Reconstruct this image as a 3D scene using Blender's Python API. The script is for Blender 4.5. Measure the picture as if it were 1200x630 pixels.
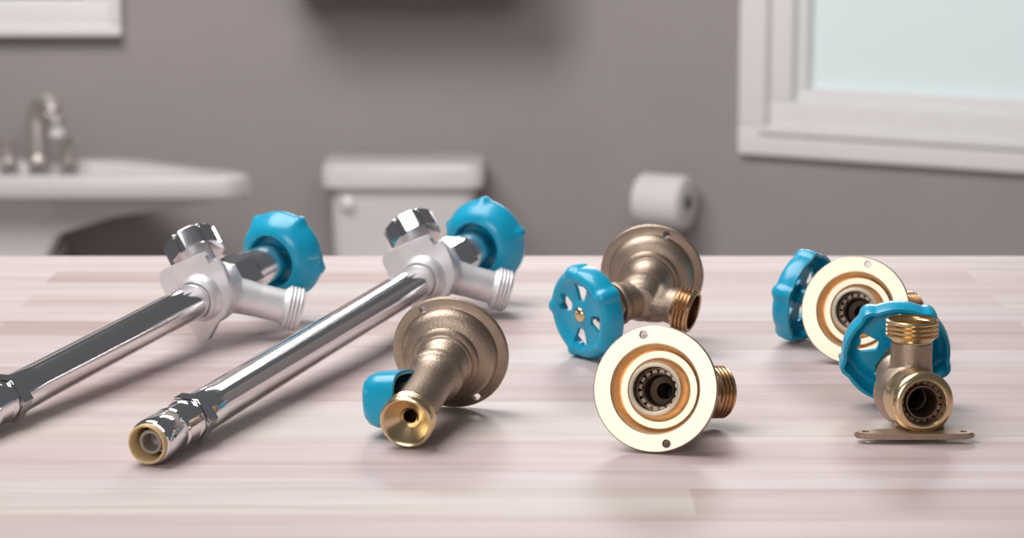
import bpy, bmesh, math, random
from mathutils import Vector, Matrix
for o in list(bpy.data.objects): bpy.data.objects.remove(o)
S = bpy.context.scene; COL = S.collection; PI = math.pi
V = Vector
T = 1.30                                   # height of the table top

# ------------------------------------------------------------------ camera, world, lights, exposure
cam = bpy.data.objects.new('camera', bpy.data.cameras.new('camera')); COL.objects.link(cam)
cam.data.lens = 85; cam.data.sensor_width = 36; cam.data.clip_start = .02
cam.location = (0, 0, T + .291); cam.rotation_euler = (math.radians(90 - 10.107), 0, 0)
cam.data.dof.use_dof = True; cam.data.dof.focus_distance = 1.20; cam.data.dof.aperture_fstop = 14
S.camera = cam
W = bpy.data.worlds.new('world'); S.world = W; W.use_nodes = True
bg = W.node_tree.nodes['Background']; bg.inputs['Color'].default_value = (.92, .93, 1, 1); bg.inputs['Strength'].default_value = .12

def area(name, loc, target, sx, sy, power, col=(1, 1, 1)):
    l = bpy.data.lights.new(name, 'AREA'); l.shape = 'RECTANGLE'; l.size = sx; l.size_y = sy; l.energy = power; l.color = col
    o = bpy.data.objects.new(name, l); COL.objects.link(o); o.location = loc
    o.rotation_euler = (V(target) - V(loc)).to_track_quat('-Z', 'Y').to_euler(); return o
area('key_softbox', (-.55, 1.55, T + 1.40), (0, 1.35, T), 1.3, 1.1, 29, (.985, .985, 1))
area('front_softbox', (-.75, -.55, T + .75), (.1, 1.3, T), 1.0, .8, 12.5, (.99, .985, 1))
area('back_strip_lamp', (.35, 4.6, T + 1.35), (.0, 1.4, T), 1.3, .22, 20, (1, .98, .96))
area('bathroom_lamp', (-1.1, 3.9, 3.3), (-.5, 6.2, .9), 1.7, 1.0, 88, (1, .95, .93))
area('added_wall_fill', (.3, 2.3, 3.0), (-.2, 6.2, 1.1), 2.0, 1.0, 44, (1, .95, .93))  # added fill, not a fixture: lifts the cabinet shadow on the back wall
S.view_settings.view_transform = 'Standard'; S.view_settings.look = 'None'
S.view_settings.exposure = 0.0; S.view_settings.gamma = 1.0; S.view_settings.use_curve_mapping = False

# ------------------------------------------------------------------ materials
def mat(name, col, rough=.5, metal=0., noise=0., nscale=200, bump=0., bscale=600, emis=0., coat=0., stretch=None):
    m = bpy.data.materials.new(name); m.use_nodes = True; nt = m.node_tree; b = nt.nodes['Principled BSDF']
    b.inputs['Base Color'].default_value = (*col, 1); b.inputs['Roughness'].default_value = rough; b.inputs['Metallic'].default_value = metal
    b.inputs['Coat Weight'].default_value = coat
    tc = nt.nodes.new('ShaderNodeTexCoord')
    if noise:
        n = nt.nodes.new('ShaderNodeTexNoise'); n.inputs['Scale'].default_value = nscale; n.inputs['Detail'].default_value = 4
        nt.links.new(tc.outputs['Object'], n.inputs['Vector'])
        r = nt.nodes.new('ShaderNodeValToRGB'); e = r.color_ramp.elements
        e[0].position = .3; e[1].position = .7
        e[0].color = (*[c * (1 - noise) for c in col], 1); e[1].color = (*[min(1, c * (1 + noise)) for c in col], 1)
        nt.links.new(n.outputs['Fac'], r.inputs['Fac']); nt.links.new(r.outputs['Color'], b.inputs['Base Color'])
    if bump:
        n2 = nt.nodes.new('ShaderNodeTexNoise'); n2.inputs['Scale'].default_value = bscale; n2.inputs['Detail'].default_value = 3
        nt.links.new(tc.outputs['Object'], n2.inputs['Vector'])
        bp = nt.nodes.new('ShaderNodeBump'); bp.inputs['Strength'].default_value = bump; bp.inputs['Distance'].default_value = .0006
        nt.links.new(n2.outputs['Fac'], bp.inputs['Height']); nt.links.new(bp.outputs['Normal'], b.inputs['Normal'])
    if emis:
        b.inputs['Emission Color'].default_value = (*col, 1); b.inputs['Emission Strength'].default_value = emis
    return m
M = dict(
    wall=mat('wall_paint', (.300, .268, .262), .75, noise=.03, nscale=4),
    white=mat('white_painted_wood', (.72, .705, .71), .4, noise=.01, nscale=20),
    ceramic=mat('white_ceramic', (.60, .58, .575), .25, noise=.01, nscale=10),
    floor=mat('floor_tile', (.35, .32, .30), .5, noise=.1, nscale=5),
    nickel=mat('brushed_nickel', (.56, .51, .48), .48, .85, noise=.05, nscale=60),
    dark=mat('dark_metal', (.035, .028, .026), .4, .6, noise=.1),
    paper=mat('tissue_paper', (.66, .64, .64), .9, noise=.02, nscale=60),
    card=mat('cardboard_core', (.10, .085, .075), .9, noise=.1),
    cabinet=mat('cabinet_wood', (.10, .065, .05), .5, noise=.2, nscale=30),
    glass=mat('frosted_lit_glass', (.60, .70, .70), .5, emis=.16),
    mirror=mat('mirror_silver', (.75, .75, .76), .05, 1, noise=.01),
    softchrome=mat('soft_chrome', (.84, .82, .82), .20, 1, noise=.03, nscale=60),
    chrome=mat('polished_chrome', (.82, .80, .80), .07, 1, noise=.02, nscale=40),
    satin=mat('satin_nickel_casting', (.84, .81, .81), .46, .65, noise=.05, nscale=150, bump=.15),
    bronze=mat('cast_bronze', (.46, .355, .275), .46, 1, noise=.10, nscale=90, bump=.45, bscale=900),
    brass=mat('machined_brass', (.80, .61, .36), .24, 1, noise=.05, nscale=120),
    face=mat('turned_brass_face', (.84, .735, .57), .46, 1, noise=.03, nscale=200),
    copper=mat('dull_thread_brass', (.62, .40, .22), .26, 1, noise=.12, nscale=200),
    steel=mat('steel_grab_ring', (.25, .185, .135), .42, 1, noise=.1),
    blue=mat('blue_enamel', (.004, .385, .600), .32, noise=.05, nscale=120, coat=.25),
    tan=mat('tan_plastic_collar', (.70, .50, .25), .4, noise=.05),
    grey=mat('grey_plastic_liner', (.34, .29, .25), .45, noise=.05),
    rubber=mat('black_rubber', (.015, .014, .014), .6, noise=.1),
)
def wood():
    m = bpy.data.materials.new('butcher_block'); m.use_nodes = True; nt = m.node_tree; L = nt.links.new; N = nt.nodes.new
    b = nt.nodes['Principled BSDF']; tc = N('ShaderNodeTexCoord')
    br = N('ShaderNodeTexBrick'); br.offset = .37; br.offset_frequency = 2; br.squash = 1
    br.inputs['Color1'].default_value = (0, 0, 0, 1); br.inputs['Color2'].default_value = (1, 1, 1, 1); br.inputs['Mortar'].default_value = (.35, .35, .35, 1)
    br.inputs['Scale'].default_value = 1; br.inputs['Mortar Size'].default_value = .0004; br.inputs['Mortar Smooth'].default_value = .3
    br.inputs['Brick Width'].default_value = .62; br.inputs['Row Height'].default_value = .043
    mb = N('ShaderNodeMapping'); mb.inputs['Location'].default_value = (10.23, 8.011, 0); L(tc.outputs['Object'], mb.inputs['Vector']); L(mb.outputs['Vector'], br.inputs['Vector'])
    ramp = N('ShaderNodeValToRGB'); e = ramp.color_ramp.elements
    e[0].color = (.535, .425, .40, 1); e[1].color = (.645, .575, .53, 1)
    for p, c in ((.3, (.60, .50, .475)), (.55, (.63, .53, .52)), (.8, (.66, .59, .575))):
        q = e.new(p); q.color = (*c, 1)
    L(br.outputs['Color'], ramp.inputs['Fac'])
    mp = N('ShaderNodeMapping'); mp.inputs['Scale'].default_value = (3.2, 60, 20); L(tc.outputs['Object'], mp.inputs['Vector'])
    n1 = N('ShaderNodeTexNoise'); n1.inputs['Scale'].default_value = 1; n1.inputs['Detail'].default_value = 6; n1.inputs['Distortion'].default_value = .8
    L(mp.outputs['Vector'], n1.inputs['Vector'])
    r1 = N('ShaderNodeValToRGB'); r1.color_ramp.elements[0].position = .30; r1.color_ramp.elements[1].position = .62
    r1.color_ramp.elements[0].color = (.80, .73, .71, 1); r1.color_ramp.elements[1].color = (1, 1, 1, 1); L(n1.outputs['Fac'], r1.inputs['Fac'])
    mx = N('ShaderNodeMix'); mx.data_type = 'RGBA'; mx.blend_type = 'MULTIPLY'; mx.inputs[0].default_value = .75
    L(ramp.outputs['Color'], mx.inputs[6]); L(r1.outputs['Color'], mx.inputs[7])
    mp2 = N('ShaderNodeMapping'); mp2.inputs['Scale'].default_value = (1.6, 9, 5); L(tc.outputs['Object'], mp2.inputs['Vector'])
    n2 = N('ShaderNodeTexNoise'); n2.inputs['Scale'].default_value = 1; n2.inputs['Detail'].default_value = 2; L(mp2.outputs['Vector'], n2.inputs['Vector'])
    r2 = N('ShaderNodeValToRGB'); r2.color_ramp.elements[0].position = .35; r2.color_ramp.elements[1].position = .65
    r2.color_ramp.elements[0].color = (.95, .89, .89, 1); r2.color_ramp.elements[1].color = (1, 1, .98, 1); L(n2.outputs['Fac'], r2.inputs['Fac'])
    mx2 = N('ShaderNodeMix'); mx2.data_type = 'RGBA'; mx2.blend_type = 'MULTIPLY'; mx2.inputs[0].default_value = 1
    L(mx.outputs[2], mx2.inputs[6]); L(r2.outputs['Color'], mx2.inputs[7]); L(mx2.outputs[2], b.inputs['Base Color'])
    b.inputs['Roughness'].default_value = .48; b.inputs['Specular IOR Level'].default_value = .35
    return m
M['wood'] = wood()

# ------------------------------------------------------------------ helpers
def frame(origin, axis, roll=0.):
    z = V(axis).normalized(); up = V((0, 0, 1)) if abs(z.z) < .95 else V((0, 1, 0))
    x = up.cross(z).normalized(); y = z.cross(x)
    R = Matrix((x, y, z)).transposed().to_4x4()
    return Matrix.Translation(V(origin)) @ R @ Matrix.Rotation(roll, 4, 'Z')
def lathe(bm, prof, mt=Matrix(), seg=72, closed=False):
    rings = []
    for r, z in prof:
        if r < 1e-6: rings.append([bm.verts.new(mt @ V((0, 0, z)))])
        else: rings.append([bm.verts.new(mt @ V((r * math.cos(2 * PI * i / seg), r * math.sin(2 * PI * i / seg), z))) for i in range(seg)])
    pairs = list(zip(rings, rings[1:]))
    if closed: pairs.append((rings[-1], rings[0]))
    for a, b in pairs:
        for i in range(seg):
            j = (i + 1) % seg
            f = [a[0] if len(a) == 1 else a[i], b[0] if len(b) == 1 else b[i]]
            if len(b) > 1: f.append(b[j])
            if len(a) > 1: f.append(a[j])
            if len(set(f)) > 2: bm.faces.new(f)
def mm(prof): return [(r / 1000, z / 1000) for r, z in prof]
def box(bm, c, s, mt=Matrix(), bev=0., seg=2):
    g = bmesh.ops.create_cube(bm, size=1, matrix=mt @ Matrix.Translation(V(c)) @ Matrix.Diagonal((*s, 1)))
    if bev:
        ed = {e for v in g['verts'] for e in v.link_edges}
        bmesh.ops.bevel(bm, geom=list(ed), offset=bev, segments=seg, affect='EDGES', profile=.6)
def prism(bm, pts, z0, z1, mt=Matrix(), bev=0.):
    a = [bm.verts.new(mt @ V((x, y, z0))) for x, y in pts]; b = [bm.verts.new(mt @ V((x, y, z1))) for x, y in pts]
    n = len(pts); fs = [bm.faces.new(a[::-1]), bm.faces.new(b)]
    for i in range(n): fs.append(bm.faces.new((a[i], a[(i + 1) % n], b[(i + 1) % n], b[i])))
    if bev:
        ed = list(fs[0].edges) + list(fs[1].edges)
        bmesh.ops.bevel(bm, geom=ed, offset=bev, segments=2, affect='EDGES')
def tube(bm, path, rad, seg=20, cap=True):
    path = [V(p) for p in path]; rings = []
    for i, p in enumerate(path):
        t = (path[min(i + 1, len(path) - 1)] - path[max(i - 1, 0)]).normalized()
        f = frame(p, t); r = rad[i] if isinstance(rad, (list, tuple)) else rad
        rings.append([bm.verts.new(f @ V((r * math.cos(2 * PI * k / seg), r * math.sin(2 * PI * k / seg), 0))) for k in range(seg)])
    for a, b in zip(rings, rings[1:]):
        for k in range(seg): bm.faces.new((a[k], a[(k + 1) % seg], b[(k + 1) % seg], b[k]))
    if cap: bm.faces.new(rings[0][::-1]); bm.faces.new(rings[-1])
def finish(me, angle=35):
    for p in me.polygons: p.use_smooth = True
    me.set_sharp_from_angle(angle=math.radians(angle))
def obj(name, bm, m, parent=None, angle=35, mods=()):
    if isinstance(bm, bmesh.types.BMesh):
        bmesh.ops.recalc_face_normals(bm, faces=bm.faces)
        me = bpy.data.meshes.new(name); bm.to_mesh(me); bm.free(); finish(me, angle)
        me.materials.append(m if not isinstance(m, str) else M[m])
    else: me = bm
    o = bpy.data.objects.new(name, me); COL.objects.link(o)
    for t, kw in mods:
        md = o.modifiers.new(t.lower(), t)
        for k, v in kw.items(): setattr(md, k, v)
    if mods:                                   # bake the modifiers into the mesh
        dg = bpy.context.evaluated_depsgraph_get(); ev = o.evaluated_get(dg)
        nm = bpy.data.meshes.new_from_object(ev); o.modifiers.clear(); o.data = nm; finish(nm, angle)
        if not nm.materials: nm.materials.append(M[m] if isinstance(m, str) else m)
    if parent: o.parent = parent
    return o
def cut(o, cutters, angle=35):
    bm = bmesh.new()
    for f, r, h in cutters: lathe(bm, [(0, -h), (r, -h), (r, h), (0, h)], f, 24)
    bmesh.ops.recalc_face_normals(bm, faces=bm.faces)
    me = bpy.data.meshes.new('cutter'); bm.to_mesh(me); bm.free()
    c = bpy.data.objects.new('cutter', me); COL.objects.link(c); c.parent = o.parent
    md = o.modifiers.new('cut', 'BOOLEAN'); md.object = c; md.operation = 'DIFFERENCE'; md.solver = 'EXACT'
    dg = bpy.context.evaluated_depsgraph_get(); nm = bpy.data.meshes.new_from_object(o.evaluated_get(dg))
    o.modifiers.clear(); o.data = nm; finish(nm, angle); bpy.data.objects.remove(c)
REMESH = lambda v, it=6: (('REMESH', dict(mode='VOXEL', voxel_size=v, use_smooth_shade=True)), ('SMOOTH', dict(factor=.5, iterations=it)))
def thing(name, label, cat, loc=(0, 0, 0), group=None, rz=0.):
    o = bpy.data.objects.new(name, None); o.empty_display_size = .02; COL.objects.link(o); o.location = loc; o.rotation_euler.z = rz
    o['label'] = label; o['category'] = cat
    if group: o['group'] = group
    return o
def struct(o): o['kind'] = 'structure'; return o
def children(o): return [c for c in bpy.data.objects if c.parent == o]
def settle(root, z):                           # lower or lift the thing until its lowest point rests at z
    bpy.context.view_layer.update(); low = 9
    st = children(root)
    while st:
        c = st.pop(); st += children(c)
        mw = c.matrix_world; low = min(low, min((mw @ v.co).z for v in c.data.vertices))
    root.location.z += z - low + .0002

# ------------------------------------------------------------------ the room
bm = bmesh.new(); box(bm, (0, 3.1, -.05), (7, 7.4, .1)); struct(obj('floor', bm, 'floor'))
bm = bmesh.new(); box(bm, (-1.7, 6.35, 1.4), (3.58, .1, 2.8)); struct(obj('wall_back', bm, 'wall'))
A = math.radians(29)
WR = Matrix.Translation((.0894, 6.3, 0)) @ Matrix.Rotation(-A, 4, 'Z')     # frame of the slanted right wall: x along it, -y into the room
bm = bmesh.new()                               # wall panels around the window opening
W0, W1, Z0, Z1 = .62, 1.62, .875, 2.02
for x0, x1, z0, z1 in ((-.02, W0, 0, 2.8), (W1, 3.2, 0, 2.8), (W0, W1, 0, Z0), (W0, W1, Z1, 2.8)):
    box(bm, ((x0 + x1) / 2, .06, (z0 + z1) / 2), (x1 - x0, .12, z1 - z0), WR)
struct(obj('wall_right', bm, 'wall'))
# window: casing, inner stop, sash and frosted pane
def ring_frame(bm, x0, x1, z0, z1, w, y0, y1, mt, bev=.004):
    for a in ((x0, x1, z0, z0 + w), (x0, x1, z1 - w, z1), (x0, x0 + w, z0 + w, z1 - w), (x1 - w, x1, z0 + w, z1 - w)):
        box(bm, ((a[0] + a[1]) / 2, (y0 + y1) / 2, (a[2] + a[3]) / 2), (a[1] - a[0], abs(y1 - y0), a[3] - a[2]), mt, bev)
bm = bmesh.new()
ring_frame(bm, .555, 1.69, .812, 2.085, .075, -.024, .0, WR, .006)
ring_frame(bm, .612, 1.632, .868, 2.028, .022, -.034, .0, WR, .006)
win = struct(obj('window_1', bm, 'white'))
bm = bmesh.new(); ring_frame(bm, .632, 1.612, .889, 2.008, .062, -.012, .05, WR, .005); ring_frame(bm, .690, 1.555, .947, 1.95, .034, .012, .06, WR, .004)
obj('window_sash', bm, 'white', win)
bm = bmesh.new(); box(bm, (1.122, .045, 1.45), (.84, .008, .98), WR); obj('window_pane', bm, 'glass', win)

# ------------------------------------------------------------------ table
tb = thing('work_table', 'long butcher block table top in pale pinkish wood', 'table', (0, 1.12, 0))
bm = bmesh.new(); box(bm, (0, .0, T - .02), (2.1, 1.136, .04), bev=.0035, seg=3); obj('tabletop', bm, 'wood', tb)
bm = bmesh.new()
for y in (-.46, .46): box(bm, (0, y, T - .085), (1.86, .025, .09), bev=.003)
for x in (-.93, .93): box(bm, (x, 0, T - .085), (.025, .92, .09), bev=.003)
obj('apron', bm, 'white', tb)
for x in (-.95, .95):
    for y in (-.48, .48):
        bm = bmesh.new(); box(bm, (x, y, (T - .04) / 2), (.07, .07, T - .04), bev=.006); obj('leg', bm, 'white', tb)

# ------------------------------------------------------------------ things at the far wall
def rounded(x0, x1, y0, y1, r, n=6):
    pts = []
    for cx, cy, a0 in ((x1 - r, y1 - r, 0), (x0 + r, y1 - r, 90), (x0 + r, y0 + r, 180), (x1 - r, y0 + r, 270)):
        for k in range(n + 1):
            a = math.radians(a0 + 90 * k / n); pts.append((cx + r * math.cos(a), cy + r * math.sin(a)))
    return pts
def loft(bm, secs, cap=True):                  # secs: list of (points2d, z)
    rings = [[bm.verts.new((x, y, z)) for x, y in p] for p, z in secs]; n = len(rings[0])
    for a, b in zip(rings, rings[1:]):
        for i in range(n): bm.faces.new((a[i], a[(i + 1) % n], b[(i + 1) % n], b[i]))
    if cap: bm.faces.new(rings[0][::-1]); bm.faces.new(rings[-1])
# toilet
to = thing('toilet', 'white toilet whose tank stands against the grey back wall', 'toilet', (-.277, 6.17, 0))
bm = bmesh.new()
loft(bm, [(rounded(-.165, .165, -.075, .105, .03), .36), (rounded(-.178, .178, -.09, .11, .035), .45), (rounded(-.186, .186, -.10, .11, .035), .715)])
obj('tank', bm, 'ceramic', to)
bm = bmesh.new()
loft(bm, [(rounded(-.196, .196, -.112, .118, .04), .712), (rounded(-.207, .207, -.122, .12, .04), .722), (rounded(-.208, .208, -.122, .12, .04), .762),
          (rounded(-.203, .203, -.117, .118, .045), .776), (rounded(-.185, .185, -.10, .11, .045), .783)])
obj('tank_lid', bm, 'ceramic', to)
bm = bmesh.new(); f = frame((-.140, -.10, .678), (0, -1, 0)); lathe(bm, [(0, -.002), (.021, -.002), (.021, .006), (.018, .010), (.008, .012), (.008, .022), (0, .022)], f, 32)
obj('flush_button', bm, 'satin', to)
def egg(sx, sy0, sy1, n=40): return [(sx * math.sin(2 * PI * k / n), (sy0 if math.cos(2 * PI * k / n) < 0 else sy1) * math.cos(2 * PI * k / n) - .30) for k in range(n)][::-1]
bm = bmesh.new(); loft(bm, [(egg(.11, .20, .30), 0), (egg(.10, .17, .30), .12), (egg(.15, .22, .28), .26), (egg(.19, .27, .25), .38), (egg(.19, .27, .25), .40)]); obj('bowl', bm, 'ceramic', to)
bm = bmesh.new(); loft(bm, [(egg(.19, .28, .20), .402), (egg(.195, .285, .20), .41), (egg(.19, .28, .20), .435)]); obj('seat_lid', bm, 'white', to)
# pedestal sink
sk = thing('pedestal_sink', 'wide white pedestal sink standing below the mirror', 'sink', (-1.28, 6.0, -.0))
def plan(k, dy=0, cut_=.32):                   # rear corners cut, front straight
    w, f0, b0 = .635, -.15, .20
    p = [(-w, f0 + .05), (-w + .02, f0 + .015), (-w + .06, f0), (w - .06, f0), (w - .02, f0 + .015), (w, f0 + .05), (w - .03, f0 + .12), (w - cut_ * .55, b0 - .14), (w - cut_, b0 - .02), (w - cut_ - .05, b0),
         (-w + cut_ + .05, b0), (-w + cut_, b0 - .02), (-w + cut_ * .55, b0 - .14), (-w + .03, f0 + .12)]
    return [(x * k, y * (k if k > .9 else .35 + .65 * k) + dy) for x, y in p]
bm = bmesh.new()
loft(bm, [(plan(.20), .56), (plan(.25), .62), (plan(.48), .668), (plan(.78), .700), (plan(.94), .716), (plan(.985), .721), (plan(1.0), .728), (plan(1.0), .770), (plan(.985), .776)], cap=False)
lower = [v for v in bm.verts if abs(v.co.z - .56) < 1e-4]; bm.faces.new(lower)
top = [v for v in bm.verts if abs(v.co.z - .776) < 1e-4]
rim = [bm.verts.new((x * .86, y * .70 - .0, .774)) for x, y in plan(1)]; deep = [bm.verts.new((x * .6, y * .45 - .0, .70)) for x, y in plan(1)]
n = len(top)
for a, b in ((top, rim), (rim, deep)):
    for i in range(n): bm.faces.new((a[i], a[(i + 1) % n], b[(i + 1) % n], b[i]))
bm.faces.new(deep)
obj('basin', bm, 'ceramic', sk, 40)
bm = bmesh.new(); loft(bm, [(rounded(-.13, .13, -.10, .20, .06), 0), (rounded(-.12, .12, -.09, .2, .06), .06), (rounded(-.085, .085, -.06, .19, .05), .2), (rounded(-.09, .09, -.06, .19, .05), .45), (rounded(-.14, .14, -.09, .2, .06), .56)])
obj('pedestal', bm, 'ceramic', sk)
# faucet on the sink deck
fa = thing('sink_faucet', 'brushed nickel gooseneck faucet on the white sink', 'faucet', (-1.205, 6.10, .775))
bm = bmesh.new(); lathe(bm, [(0, 0), (.030, 0), (.030, .012), (.024, .02), (.021, .05), (.0, .05)], Matrix(), 32)
path = [(0, 0, .03), (0, 0, .10)] + [(.030 * (1 - math.cos(a)), -.035 * (1 - math.cos(a)), .115 + .043 * math.sin(a)) for a in [PI * k / 12 for k in range(13)]] + [(.064, -.073, .098)]
tube(bm, path, [.027] * 2 + [.024] * 13 + [.021], 20); obj('spout', bm, 'nickel', fa)
bm = bmesh.new(); lathe(bm, [(0, 0), (.019, 0), (.020, .022), (.017, .026), (0, .026)], frame((.064, -.073, .080), (0, 0, 1)), 24); obj('aerator', bm, 'white', fa)
for x in (-.075, .075):
    bm = bmesh.new(); lathe(bm, [(0, 0), (.026, 0), (.026, .008), (.017, .018), (.014, .05), (.018, .058), (0, .062)], Matrix.Translation((x, .0, 0)), 28)
    tube(bm, [(x, 0, .055), (x * 1.25, -.03, .066), (x * 1.45, -.055, .069)], [.009, .008, .007], 14); obj('handle', bm, 'nickel', fa)
# mirror
mr = thing('wall_mirror', 'white framed mirror hanging above the sink', 'mirror', (-1.45, 6.3, 1.092))
bm = bmesh.new()
ring_frame(bm, -.43, .43, 0, .9, .088, -.038, -.001, Matrix(), .006); ring_frame(bm, -.44, .44, -.006, .906, .03, -.045, -.001, Matrix(), .006); obj('mirror_frame', bm, 'white', mr)
bm = bmesh.new(); box(bm, (0, -.012, .45), (.70, .008, .74)); obj('mirror_glass', bm, 'mirror', mr)
# wall cabinet over the toilet (only its two feet reach into view)
cb = thing('wall_cabinet', 'dark wall cabinet above the toilet showing only its two feet', 'cabinet', (-.262, 6.3, 1.226))
bm = bmesh.new(); box(bm, (0, -.125, .36), (.60, .247, .70), bev=.004); obj('cabinet_body', bm, 'cabinet', cb)
for s in (-1, 1):
    bm = bmesh.new(); box(bm, (s * .148, -.258, .36), (.29, .018, .68), bev=.004); d = obj('cabinet_door', bm, 'cabinet', cb)
    bm = bmesh.new(); lathe(bm, [(0, 0), (.006, 0), (.006, .015), (.013, .022), (.011, .03), (0, .032)], frame((s * .03, -.267, .2), (0, -1, 0)), 20); obj('knob', bm, 'nickel', d)
for s in (-1, 1):
    bm = bmesh.new(); lathe(bm, [(0, .011), (.024, .011), (.026, .0), (.022, -.012), (.012, -.019), (0, -.020)], Matrix.Translation((s * .152 - .078, -.19, 0)), 24)
    obj('foot', bm, 'dark', cb)
# toilet paper
tp = thing('toilet_paper_roll', 'white toilet paper roll on the wall below the window', 'toilet paper', WR @ V((.385, -.085, .688)), rz=-A)
bm = bmesh.new(); f = frame((-.066, 0, 0), (1, 0, 0)); lathe(bm, [(.021, 0), (.060, 0), (.066, .004), (.068, .010), (.068, .122), (.066, .128), (.060, .132), (.021, .132)], f, 64, closed=True); obj('paper', bm, 'paper', tp)
bm = bmesh.new(); lathe(bm, [(.0185, .001), (.021, .001), (.021, .131), (.0185, .131)], f, 40, closed=True); obj('core', bm, 'card', tp)
th = thing('toilet_paper_holder', 'metal holder carrying the toilet paper roll', 'holder', WR @ V((.385, 0, .688)), rz=-A)
bm = bmesh.new(); lathe(bm, [(0, 0), (.024, 0), (.024, .006), (.012, .012), (0, .012)], frame((-.086, 0, 0), (0, -1, 0)), 28); obj('mounting_plate', bm, 'nickel', th)
bm = bmesh.new(); tube(bm, [(-.086, -.008, 0), (-.086, -.07, 0), (-.084, -.081, 0), (-.076, -.085, 0), (.055, -.085, 0)], .007, 16); obj('holder_arm', bm, 'nickel', th)

# ------------------------------------------------------------------ plumbing parts
# bell flange seen from its machined face (+z) and its cast back (-z)
FACE = [(4, -30), (4, -23), (7.6, -21.5), (7.6, -15.6), (10.2, -15.4), (10.5, -1.2), (10.8, .3), (11.6, .6), (12.7, .3), (13.5, -3.4), (14.8, -8.4), (15.6, -9.3), (18.8, -9.3), (19.8, -8.6), (20.6, -6.4), (21.6, -.6), (22.1, 0), (30.0, 0), (30.5, -.5)]
BACK = [(30.5, -2.4), (30.0, -3.0), (26.2, -3.2), (25.4, -3.6), (25.0, -5.2), (24.2, -7.6), (22.4, -9.8), (19.6, -11.2), (17.6, -11.8), (17.1, -12.6), (16.9, -14.0), (16.2, -14.6), (14.9, -14.8), (14.6, -16.2), (13.6, -17.0), (13.2, -18.6), (12.2, -19.8), (11.3, -22.0), (10.8, -25), (10.7, -30)]
FL = {}
def flange_parts(root, c, n, roll, face='face'):
    mt = frame(c, n, roll)
    if 'flange' not in FL:
        bm = bmesh.new(); lathe(bm, mm(FACE + BACK), Matrix(), 112, closed=True)
        o = obj('flange', bm, 'bronze', None, 28)
        cut(o, [(Matrix.Translation((s * .0268, 0, 0)), .0021, .006) for s in (-1, 1)], 28)
        me = o.data
        me.materials.clear()
        for k in ('bronze', 'face', 'copper', 'steel'): me.materials.append(M[k])
        for p in me.polygons:
            r = math.hypot(p.center.x, p.center.y) * 1000; z = p.center.z * 1000
            if r < 10.6 and z < -.4: p.material_index = 3
            elif 21.7 < r < 30.2 and z > -.4 or 15.1 < r < 18.9 and z > -9.6 or 11.0 < r < 12.3 and z > -.2: p.material_index = 1
            elif r < 21.9 and z > -9.6 and p.normal.z > -.3: p.material_index = 2
        FL['flange'] = me; bpy.data.objects.remove(o)
    o = obj('flange', FL['flange'], None, root); o.matrix_local = mt
    if 'grab' not in FL:
        bm = bmesh.new(); lathe(bm, mm([(10.4, -7.2), (10.0, -7.2), (9.9, -7.8), (9.9, -8.4), (10.4, -8.4)]), Matrix(), 48, closed=True)
        for k in range(16):
            a = 2 * PI * k / 16
            box(bm, (.0092, 0, -.0088), (.0016, .0022, .0007), Matrix.Rotation(a, 4, 'Z') @ Matrix.Translation((0, 0, 0)))
        b = obj('grab_ring', bm, 'steel', None, 30); FL['grab'] = b.data; bpy.data.objects.remove(b)
        bm = bmesh.new(); lathe(bm, mm([(7.9, -15.5), (7.9, -10.4), (7.6, -10.0), (7.3, -10.2), (7.2, -12), (6.9, -21), (7.5, -21)]), Matrix(), 56); b = obj('tube_liner', bm, 'steel', None); FL['liner'] = b.data; bpy.data.objects.remove(b)
    g = obj('grab_ring', FL['grab'], None, root); g.matrix_local = mt
    g = obj('tube_liner', FL['liner'], None, root); g.matrix_local = mt

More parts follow.
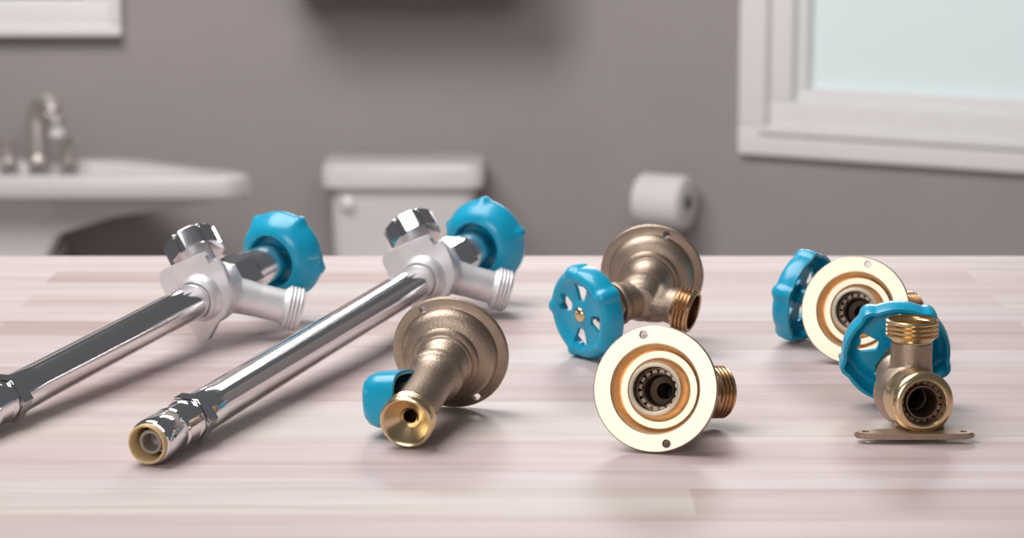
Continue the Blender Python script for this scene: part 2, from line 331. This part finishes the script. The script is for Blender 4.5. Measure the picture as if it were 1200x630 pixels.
def wheel_mesh(R=.0250, lobes=5, depth=.0095):
    bm = bmesh.new(); NT = 160
    prof = [(.20, .0004), (.26, .0), (.33, -.0004), (.42, -.0006), (.52, -.0006), (.62, -.0004), (.70, .0000), (.76, .0010), (.81, .0022), (.88, .0027), (.95, .0018), (.995, -.0004), (1.01, -.003), (1.01, -.006), (1.0, -depth)]
    def bump(t):
        d = ((t * lobes / (2 * PI) + .5) % 1) - .5
        return math.exp(-abs(d * 2 * PI / lobes / .125) ** 3)
    rings = []
    for k, (q, z) in enumerate(prof):
        row = []
        for i in range(NT):
            t = 2 * PI * i / NT; w = max(0, (q - .70) / .31)
            r = R * q * (1 + .08 * w * bump(t)); zz = z + .0016 * w * bump(t) * (1 if k < 12 else 0)
            row.append(bm.verts.new((r * math.cos(t), r * math.sin(t), zz)))
        rings.append(row)
    for k in range(len(rings) - 1):
        for i in range(NT):
            j = (i + 1) % NT; bm.faces.new((rings[k][i], rings[k][j], rings[k + 1][j], rings[k + 1][i]))
    c = bm.verts.new((0, 0, .0004))
    for i in range(NT): bm.faces.new((rings[0][i], rings[0][(i + 1) % NT], c))
    o = obj('hand_wheel', bm, 'blue', None, 50, (('SOLIDIFY', dict(thickness=.0022, offset=0)), ('SMOOTH', dict(factor=.5, iterations=2))))
    bc = bmesh.new()
    for q in range(4):
        a = PI / 4 + q * PI / 2 + (.10, -.12, .08, .0)[q]; pts = []
        for cx, cy, r, a0, a1 in ((.0160, .0031, .0022, -60, 90), (.0102, .0013, .0018, 90, 180), (.0102, -.0013, .0018, 180, 270), (.0160, -.0031, .0022, 270, 420)):
            for h in range(7):
                t = math.radians(a0 + (a1 - a0) * h / 6); pts.append((cx + r * math.cos(t), cy + r * math.sin(t)))
        pts = sorted(set((round(x, 6), round(y, 6)) for x, y in pts), key=lambda p: math.atan2(p[1], p[0] - .0131))
        prism(bc, pts, -.012, .012, Matrix.Rotation(a, 4, 'Z'))
    bmesh.ops.recalc_face_normals(bc, faces=bc.faces)
    cm = bpy.data.meshes.new('cutter'); bc.to_mesh(cm); bc.free(); co = bpy.data.objects.new('cutter', cm); COL.objects.link(co)
    md = o.modifiers.new('cut', 'BOOLEAN'); md.object = co; md.operation = 'DIFFERENCE'; md.solver = 'EXACT'
    nm = bpy.data.meshes.new_from_object(o.evaluated_get(bpy.context.evaluated_depsgraph_get())); o.modifiers.clear(); o.data = nm; bpy.data.objects.remove(co)
    bm = bmesh.new(); bm.from_mesh(o.data); lathe(bm, mm([(0, .6), (4.6, .4), (5.0, -1), (5.0, -9), (0, -9)]), Matrix(), 40)
    nm = bpy.data.meshes.new('hand_wheel'); bm.to_mesh(nm); bm.free(); finish(nm, 50); nm.materials.clear(); nm.materials.append(M['blue'])
    bpy.data.objects.remove(o); return nm
FL['wheel'] = wheel_mesh()
def add_wheel(root, c, axis, roll=0., scale=1.):
    w = obj('hand_wheel', FL['wheel'], None, root); w.matrix_local = frame(c, axis, roll) @ Matrix.Scale(scale, 4)
    if 'screw' not in FL:
        bm = bmesh.new(); lathe(bm, mm([(0, .3), (6.0, .3), (6.0, .9), (4.6, 1.2), (4.4, 2.0), (3.4, 3.0), (1.6, 3.6), (0, 3.7)]), Matrix(), 32)
        s = obj('screw', bm, 'brass', None); FL['screw'] = s.data; bpy.data.objects.remove(s)
    s = obj('screw', FL['screw'], None, w); s['label'] = 'brass screw'
    return w
def gutter(n, p, r0, r1, z0):                  # thread profile: n rounded turns from z0 onward
    out = []
    for k in range(n): out += [(r0, z0 + p * k), (r0 + (r1 - r0) * .8, z0 + p * (k + .25)), (r1, z0 + p * (k + .5)), (r0 + (r1 - r0) * .8, z0 + p * (k + .75))]
    return out + [(r0, z0 + p * n)]
def hose_thread(root, c, d, m='brass', L=9.6):  # threaded hose end: c is the mouth centre, d points out of it
    bm = bmesh.new()
    prof = [(10.2, -L - 2), (11.6, -L - .6)] + gutter(4, 2.2, 11.9, 13.3, -L) + [(12.0, -.5), (11.6, 0), (10.4, 0), (10.0, -.5), (9.8, -L - 2)]
    lathe(bm, mm(prof), frame(c, d), 72, closed=True); return obj('hose_thread', bm, m, root)
def nut(bm, f, r, z0, z1, bev=.001):           # hexagon nut
    pts = [(r * math.cos(PI / 3 * k), r * math.sin(PI / 3 * k)) for k in range(6)]
    prism(bm, pts, z0, z1, f, bev)

def bibb(label, c, n, body_d, out_d, out_l, stem_d, stem_l, roll, wheel_axis=None, wheel_roll=0., small=False, group='brass hose bibbs on the table'):
    """flange centre c, n points out of the inlet; body_d away from it; outlet and stem leave the body."""
    c, n = V(c), V(n).normalized(); B = c - n * .040; od = V(out_d).normalized(); sd = V(stem_d).normalized()
    base = V((B.x, B.y, 0)); root = thing('hose_bibb', label, 'hose bibb', (base.x, base.y, T), group)
    c = c - base; B = B - base
    flange_parts(root, c, n, roll)
    bm = bmesh.new()
    lathe(bm, mm([(0, -27), (10.6, -27), (11.2, -31), (13.0, -34), (14.2, -38), (14.2, -42), (12.6, -48), (9, -52), (0, -53.5)]), frame(c, n), 48)
    E = B + od * (out_l - .011)
    lathe(bm, [(0, 0), (.0112, 0), (.0108, .012), (.0102, out_l - .016), (.0108, out_l - .010), (0, out_l - .010)], frame(B, od), 48)
    lathe(bm, mm([(0, 0), (11.5, 0), (11.2, 16), (12.6, 18), (12.6, 21), (0, 21)]), frame(B, sd), 48)
    vb = obj('valve_body', bm, 'bronze', root, 40, REMESH(.0006)); cut(vb, [(frame(c - n * .038, n), .0041, .012), (frame(B + od * (out_l - .012), od), .0085, .010)], 40)
    bm = bmesh.new(); lathe(bm, mm([(0, -46.5), (4.05, -46.5), (4.05, -44.8), (3.2, -44), (0, -44)]), frame(c, n), 32); obj('bore_shade_disc', bm, 'rubber', root)  # black disc added deep in the inlet bore, standing in for its shade
    mouth = B + od * out_l
    hose_thread(root, mouth, od, 'copper')
    bm = bmesh.new(); f = frame(B, sd); nut(bm, f, .0122, .0212, .0285)
    lathe(bm, mm([(0, 28.4), (8.2, 28.4), (8.2, 32), (5.2, 33), (3.2, 33.4), (3.2, stem_l * 1000 - 3), (0, stem_l * 1000 - 3)]), f, 40); obj('bonnet', bm, 'brass', root)
    if small: lever_knob(root, B + sd * stem_l, sd)
    else: add_wheel(root, B + sd * (stem_l + .0025), sd, wheel_roll)
    settle(root, T); return root
def knob_mesh():
    bm = bmesh.new(); NT = 96
    prof = [(0, 0), (.35, -.0002), (.62, -.0008), (.80, -.0018), (.92, -.0036), (.985, -.0062), (1.0, -.0095), (1.0, -.0185)]
    rings = []
    for q, z in prof:
        row = []
        for i in range(NT):
            t = 2 * PI * i / NT; ex = 3.2                     # rounded square outline
            rr = (abs(math.cos(t)) ** ex + abs(math.sin(t)) ** ex) ** (-1 / ex)
            row.append(bm.verts.new((.0137 * q * rr * math.cos(t), .0125 * q * rr * math.sin(t), z)) if q else None)
        rings.append(row)
    c = bm.verts.new((0, 0, 0)); rings[0] = [c] * NT
    for k in range(len(rings) - 1):
        for i in range(NT):
            j = (i + 1) % NT
            if k == 0: bm.faces.new((c, rings[1][i], rings[1][j]))
            else: bm.faces.new((rings[k][i], rings[k + 1][i], rings[k + 1][j], rings[k][j]))
    o = obj('lever_handle', bm, 'blue', None, 50, (('SOLIDIFY', dict(thickness=.002, offset=0)),)); me = o.data; bpy.data.objects.remove(o); return me
FL['knob'] = knob_mesh()
def lever_knob(root, c, axis, roll=.0, scale=1.):
    k = obj('lever_handle', FL['knob'], None, root); k.matrix_local = frame(c, axis, roll) @ Matrix.Scale(scale, 4)
    return k

def bell_wheel(root, c, axis, roll=0.):
    if 'bell' not in FL:                       # deep hollow wheel: wide face outward, narrowing to the stem opening
        bm = bmesh.new(); NT = 160; R = .0255; rings = []
        prof = [(4, 1.0), (8, .6), (14, .5), (18, 1.2), (21, 2.2), (23, 2.0), (24.6, .6), (25.2, -1.6), (25.2, -4.2), (24.6, -5.2), (24.2, -6.4), (23.4, -8.6), (21.4, -12.0), (18.6, -14.6), (16.0, -15.8), (15.4, -15.8), (14.6, -15.0), (14.4, -12), (14.0, -6), (5, -5), (4, -5)]
        for k, (r, z) in enumerate(prof):
            row = []
            for i in range(NT):
                t = 2 * PI * i / NT; d = ((t * 5 / (2 * PI) + .5) % 1) - .5
                b = math.exp(-(d * 2 * PI / 5 / .12) ** 2); w = 1 if 5 <= k <= 9 else .6 if k in (4, 10) else .15 if k == 11 else 0
                q = r / 1000 + .0021 * w * b; row.append(bm.verts.new((q * math.cos(t), q * math.sin(t), z / 1000)))
            rings.append(row)
        for a, b in zip(rings, rings[1:] + rings[:1]):
            for i in range(NT): bm.faces.new((a[i], a[(i + 1) % NT], b[(i + 1) % NT], b[i]))
        o = obj('hand_wheel', bm, 'blue', None, 50); FL['bell'] = o.data; bpy.data.objects.remove(o)
    w = obj('hand_wheel', FL['bell'], None, root); w.matrix_local = frame(c, axis, roll) @ Matrix.Scale(1.08, 4)
    s = obj('screw', FL['screw'], None, w); s['label'] = 'brass screw'
    return w
# frost free sillcock: near end N, pipe runs to P0 where the wall plate sits
PLATE = [(-27, 8), (-26.5, 12), (-24, 15), (3, 27), (5, 25), (6, 20.5), (7, 19.4), (8.2, 20), (9, 23), (11, 23.5), (15, 20), (18, 12), (20, 4), (19, -2), (15, -10), (9, -15), (4, -25), (1, -27), (-3, -26.5), (-5, -24), (-8, -18), (-17, -9), (-23, 0)]
def sillcock(label, N, P0, wheel_off, out_off, vb_off, wroll, group):
    N, P0 = V(N), V(P0); p = (P0 - N).normalized(); L = (P0 - N).length
    base = V((P0.x, P0.y, 0)); root = thing('frost_free_sillcock', label, 'sillcock', (base.x, base.y, T), group)
    N = N - base; P0 = P0 - base; f = frame(N, p)
    k = 1000
    # push-fit end
    bm = bmesh.new(); lathe(bm, mm([(9.0, 1), (9.4, .2), (10.3, .6), (10.9, 2.2), (11.0, 4), (11.0, 19), (10.5, 19.8), (10.5, 21), (11.0, 21.8), (11.0, 22.6), (10.4, 23.4), (10.4, 35), (10.9, 35.6), (10.9, 38), (9.0, 38)]), f, 72, closed=True)
    nut(bm, f, .0128, .0385, .0490, .0008)
    obj('push_fit_socket', bm, 'chrome', root)
    bm = bmesh.new(); lathe(bm, mm([(9.6, .9), (9.7, -2.4), (9.4, -3.0), (8.7, -3.0), (8.3, -2.4), (8.1, 12), (9.0, 12), (9.0, .9)]), f, 64, closed=True); obj('release_collar', bm, 'tan', root)
    bm = bmesh.new(); lathe(bm, mm([(5.9, 14), (5.9, 1.6), (5.5, 1.1), (4.6, 1.1), (4.2, 1.6), (3.8, 9), (0, 12), (0, 14)]), f, 48); obj('tube_liner', bm, 'grey', root)
    # pipe
    bm = bmesh.new(); lathe(bm, mm([(0, 48), (10.4, 48), (10.5, 49), (10.5, 66), (10.4, 66.5), (10.4, L * k - 9), (0, L * k - 9)]), f, 72); obj('pipe', bm, 'chrome', root)
    # wall plate and collar
    g = frame(P0, p)                           # x to the right seen from behind; mirror so the outline reads from the near side
    h = Matrix(((-g[0][0], g[0][1], g[0][2], g[0][3]), (-g[1][0], g[1][1], g[1][2], g[1][3]), (-g[2][0], g[2][1], g[2][2], g[2][3]), (0, 0, 0, 1)))
    sx = 1 if (h @ V((1, 0, 0)) - h @ V((0, 0, 0))).x > 0 else -1
    bm = bmesh.new(); prism(bm, [(sx * x / k, y / k) for x, y in PLATE], -.002, .0025, h, .0006); obj('wall_plate', bm, 'satin', root, 30)
    bm = bmesh.new(); lathe(bm, mm([(10.6, -10), (11.6, -10.4), (12.4, -9.8), (12.6, -8), (12.2, -6), (13.2, -4.6), (14.0, -3.2), (14.4, -1.8), (10.6, -1.8)]), g, 64, closed=True); obj('pipe_collar', bm, 'satin', root)
    B = P0 + p * .016
    wd = V(wheel_off).normalized(); wl = V(wheel_off).length
    od = V(out_off).normalized(); ol = V(out_off).length; vd = V(vb_off).normalized(); vl = V(vb_off).length
    bm = bmesh.new()
    lathe(bm, mm([(0, 1), (15.5, 1), (17.5, 3), (18, 9), (17, 18), (15, 26), (11, 31), (0, 32)]), g, 48)
    lathe(bm, [(0, 0), (.0115, 0), (.0100, ol * .5), (.0100, ol - .010), (0, ol - .010)], frame(B, od), 48)
    lathe(bm, [(0, 0), (.0095, 0), (.0095, vl - .004), (0, vl - .004)], frame(B, vd), 48)
    obj('valve_body', bm, 'satin', root, 40, REMESH(.0007, 5))
    t = hose_thread(root, B + od * ol, od, 'satin')
    bm = bmesh.new(); fb = frame(P0 + p * .012, wd)
    lathe(bm, mm([(0, 4), (12.0, 4), (12.4, 5), (12.4, 12), (12.0, 13), (12.0, 14)]), fb, 56)
    nut(bm, fb, .0150, .0135, .0330, .0012)
    lathe(bm, mm([(12.6, 32.9), (12.6, 36.5), (11.6, 37.5), (11.6, wl * k - 16), (6, wl * k - 15), (4, wl * k - 14), (4, wl * k - 5), (0, wl * k - 5)]), fb, 48); obj('bonnet', bm, 'softchrome', root)
    # vacuum breaker cap with flats round its rim
    bm = bmesh.new(); fv = frame(B + vd * vl, vd, .2); pts = []
    for i in range(8):
        a = 2 * PI * i / 8
        for dr, da in ((.0170, -.27), (.0162, .0), (.0170, .27), (.0152, .31), (.0152, .4754)): pts.append((dr * math.cos(a + da), dr * math.sin(a + da)))
    prism(bm, pts, -.0065, .0065, fv, .0005)
    lathe(bm, mm([(0, 6), (14.6, 6), (14.2, 7.6), (12.8, 8.4), (6, 8.8), (0, 8.9)]), fv, 48)
    obj('vacuum_breaker_cap', bm, 'chrome', root, 25)
    bell_wheel(root, P0 + p * .012 + wd * wl, wd, wroll)
    settle(root, T); return root

# bibb behind, bell turned away, wheel toward the camera
bibb('bronze hose bibb at the table back with its blue wheel face and screw facing front', (.0829, 1.405, .0285), (.20, .96, .17), None, (.91, -.38, -.22), .032, (-.80, -.60, -.12), .042, 1.92, wheel_roll=.55)
# front bibb, machined flange facing the camera
bibb('hose bibb with bright brass flange facing front at the table centre, no blue handle visible', (.0687, 1.1341, .0297), (-.27, -.94, .26), None, (.88, .47, -.10), .031, (-.20, .96, .0), .038, 1.85, small=True)
# right bibb further back, flange facing the camera, wheel at its left
bibb('hose bibb with brass flange facing front and blue wheel to its left, at right rear', (.1924, 1.3305, .0297), (-.29, -.94, .25), None, (.90, .44, -.08), .034, (-.80, .60, .16), .043, 1.36, wheel_roll=.2)

# straight bibb: outlet toward the camera, bell turned away, small blue lever handle
def straight_bibb():
    O, C = V((-.0512, 1.1330, .0135)), V((-.0312, 1.2200, .0304)); n = (C - O).normalized(); L = (C - O).length * 1000
    base = V((O.x, O.y, 0)); root = thing('straight_hose_bibb', 'bronze straight hose bibb with small blue lever handle and conical brass mouth', 'hose bibb', (O.x, O.y, T), 'brass hose bibbs on the table')
    O -= base; C -= base
    flange_parts(root, C, n, 1.07)
    bm = bmesh.new()
    lathe(bm, mm([(0, -28), (10.6, -28), (13.6, -29), (14.0, -31), (13.8, -34), (12.2, -36), (11.2, -38), (10.6, -44), (10.8, -L + 16), (11.4, -L + 10), (0, -L + 10)]), frame(C, n), 56)
    S0 = O + n * .030; sd = V((-.90, .40, -.11)).normalized()
    lathe(bm, mm([(0, 0), (8.5, 0), (8.0, 12), (0, 12)]), frame(S0, sd), 40)
    vb = obj('valve_body', bm, 'bronze', root, 40, REMESH(.0006)); cut(vb, [(frame(O + n * .027, n), .0036, .022)], 40)
    bm = bmesh.new()
    lathe(bm, mm([(3.4, -14), (3.4, -8.0), (4.2, -7.4), (4.6, -6.6), (5.4, -6.0), (10.6, -1.2), (11.4, -.3), (12.2, 0), (13.0, -.4), (13.3, -1.4), (13.3, -2.6)] + [(a, -3 - b) for a, b in gutter(3, 2.2, 12.0, 13.1, 0)] + [(11.4, -11), (11.0, -12.5), (6, -14)]), frame(O, -n), 80, closed=True)
    obj('outlet_mouth', bm, 'brass', root, 28)
    bm = bmesh.new(); lathe(bm, mm([(0, 11), (6.6, 11), (6.6, 14), (3.4, 14.4), (3.4, 22), (0, 22)]), frame(S0, sd), 32); obj('stem', bm, 'rubber', root)
    bm = bmesh.new(); lathe(bm, mm([(0, 28), (3.55, 28), (3.55, 29.5), (2.6, 30.5), (0, 34)]), frame(O, n), 32); obj('bore_shade_disc', bm, 'rubber', root)  # black disc added behind the mouth hole so it reads as shaded
    lever_knob(root, S0 + sd * .0275, sd, .1, 1.05)
    settle(root, T)
straight_bibb()

# drop ear bibb: standing on its plate, thread upward, wheel behind
def drop_ear():
    base = V((.197, 1.158, 0)); root = thing('drop_ear_hose_bibb', 'bronze hose bibb standing on an eared foot plate with its threaded mouth upward', 'hose bibb', (base.x, base.y, T), 'brass hose bibbs on the table')
    R0 = V((.2016, 1.1510, .0168)) - base; ax = V((-.14, .985, -.06)).normalized(); B = R0 + ax * .032
    nk = V((.1992, 1.1800, .0170)) - base
    sd = V((.03, .955, .30)).normalized()
    bm = bmesh.new()
    f = frame(R0, ax)
    lathe(bm, mm([(0, 17), (13.5, 17), (15.2, 4), (15.2, 7), (14.8, 14), (15.6, 20), (16.2, 27), (15.4, 34), (12.5, 40), (0, 43)][:1] + [(12, 17), (15.0, 18), (15.8, 22), (16.4, 28), (15.4, 36), (12.5, 41), (0, 43)]), f, 56)
    lathe(bm, mm([(0, 0), (11.5, 0), (10.4, 14), (10.3, 25), (0, 25)]), frame(nk, (0, 0, 1)), 48)
    lathe(bm, mm([(0, 0), (12.5, 0), (12.0, 16), (12.8, 20), (0, 20)]), frame(B, sd), 48)
    box(bm, (R0.x - .001, R0.y + .0125, .0028), (.025, .011, .0050))
    vb = obj('valve_body', bm, 'bronze', root, 40, REMESH(.0006)); cut(vb, [(frame(R0 + ax * .024, ax), .0057, .012), (frame(nk + V((0, 0, .022)), (0, 0, 1)), .0085, .010)], 40)
    bm = bmesh.new()
    lathe(bm, mm([(11.0, .6), (11.6, 0), (13.0, 0), (14.2, .6), (15.0, 1.6), (15.5, 3), (15.5, 6), (15.0, 7), (15.0, 9), (15.3, 10), (15.2, 19), (7.5, 19), (7.5, 13), (10.8, 12.6)]), f, 80, closed=True)
    obj('push_fit_socket', bm, 'brass', root, 28)
    bm = bmesh.new(); lathe(bm, mm([(10.8, 4.4), (10.4, 4.4), (10.2, 5.0), (10.2, 5.6), (10.8, 5.6)]), f, 48, closed=True)
    for k in range(18): box(bm, (.0096, 0, .0058), (.0016, .0024, .0007), f @ Matrix.Rotation(2 * PI * k / 18, 4, 'Z'))
    obj('grab_ring', bm, 'steel', root, 30)
    bm = bmesh.new(); lathe(bm, mm([(8.6, 13), (8.6, 4.2), (8.2, 3.6), (7.6, 3.6), (7.2, 4.2), (6.0, 9), (5.8, 18), (8.6, 18)]), f, 56, closed=True)
    o = obj('tube_liner', bm, 'steel', root)
    bm = bmesh.new(); lathe(bm, mm([(0, 35.5), (5.65, 35.5), (5.65, 33), (4.6, 32), (2, 32), (1.8, 29), (0, 28.5)]), f, 32); obj('bore_shade_disc', bm, 'rubber', root)  # black plug added at the socket bore end in place of deep shade
    hose_thread(root, nk + V((0, 0, .0345)), (0, 0, 1), 'brass', 7.2)
    # foot plate: two rounded ears with a screw hole each
    bm = bmesh.new(); w, r = .0295, .0042; pts = []
    for s, a0 in ((1, -90), (-1, 90)):
        for q in range(13):
            a = math.radians(a0 + 180 * q / 12); pts.append((s * (w - r) + r * math.cos(a), r * math.sin(a) * 1.0))
        if s == 1: pts += [(.012, .0055), (-.012, .0055)]
    pts += [(-.012, -.0055), (.012, -.0055)]
    prism(bm, pts, 0, .0029, Matrix.Translation((0, -.007, 0)), .0007)
    o = obj('foot_plate', bm, 'bronze', root, 30)
    cut(o, [(Matrix.Translation((s * .0240, -.007, .002)), .0018, .01) for s in (-1, 1)], 30)
    bm = bmesh.new(); g = frame(B, sd); nut(bm, g, .0125, .0200, .0280)
    lathe(bm, mm([(0, 28), (8.2, 28), (8.2, 32), (4, 33), (3.4, 45), (0, 45)]), g, 40); obj('bonnet', bm, 'brass', root)
    add_wheel(root, B + sd * .047, sd, .95, 1.06)
    settle(root, T)
drop_ear()

# the two chrome sillcocks
SG = 'chrome sillcocks on the table'
sillcock('chrome pipe sillcock nearest the left edge of the table, its near end out of view',
         (-.2690, 1.1430, .0112), (-.1800, 1.3800, .0290), (.038, .064, .012), (.050, .006, -.0135), (-.014, .018, .021), .9, SG)
sillcock('chrome pipe sillcock with its tan open end in view, right of the other',
         (-.1706, 1.1048, .0112), (-.0530, 1.4480, .0280), (.034, .059, .011), (.046, .004, -.0135), (-.014, .018, .021), .35, SG)
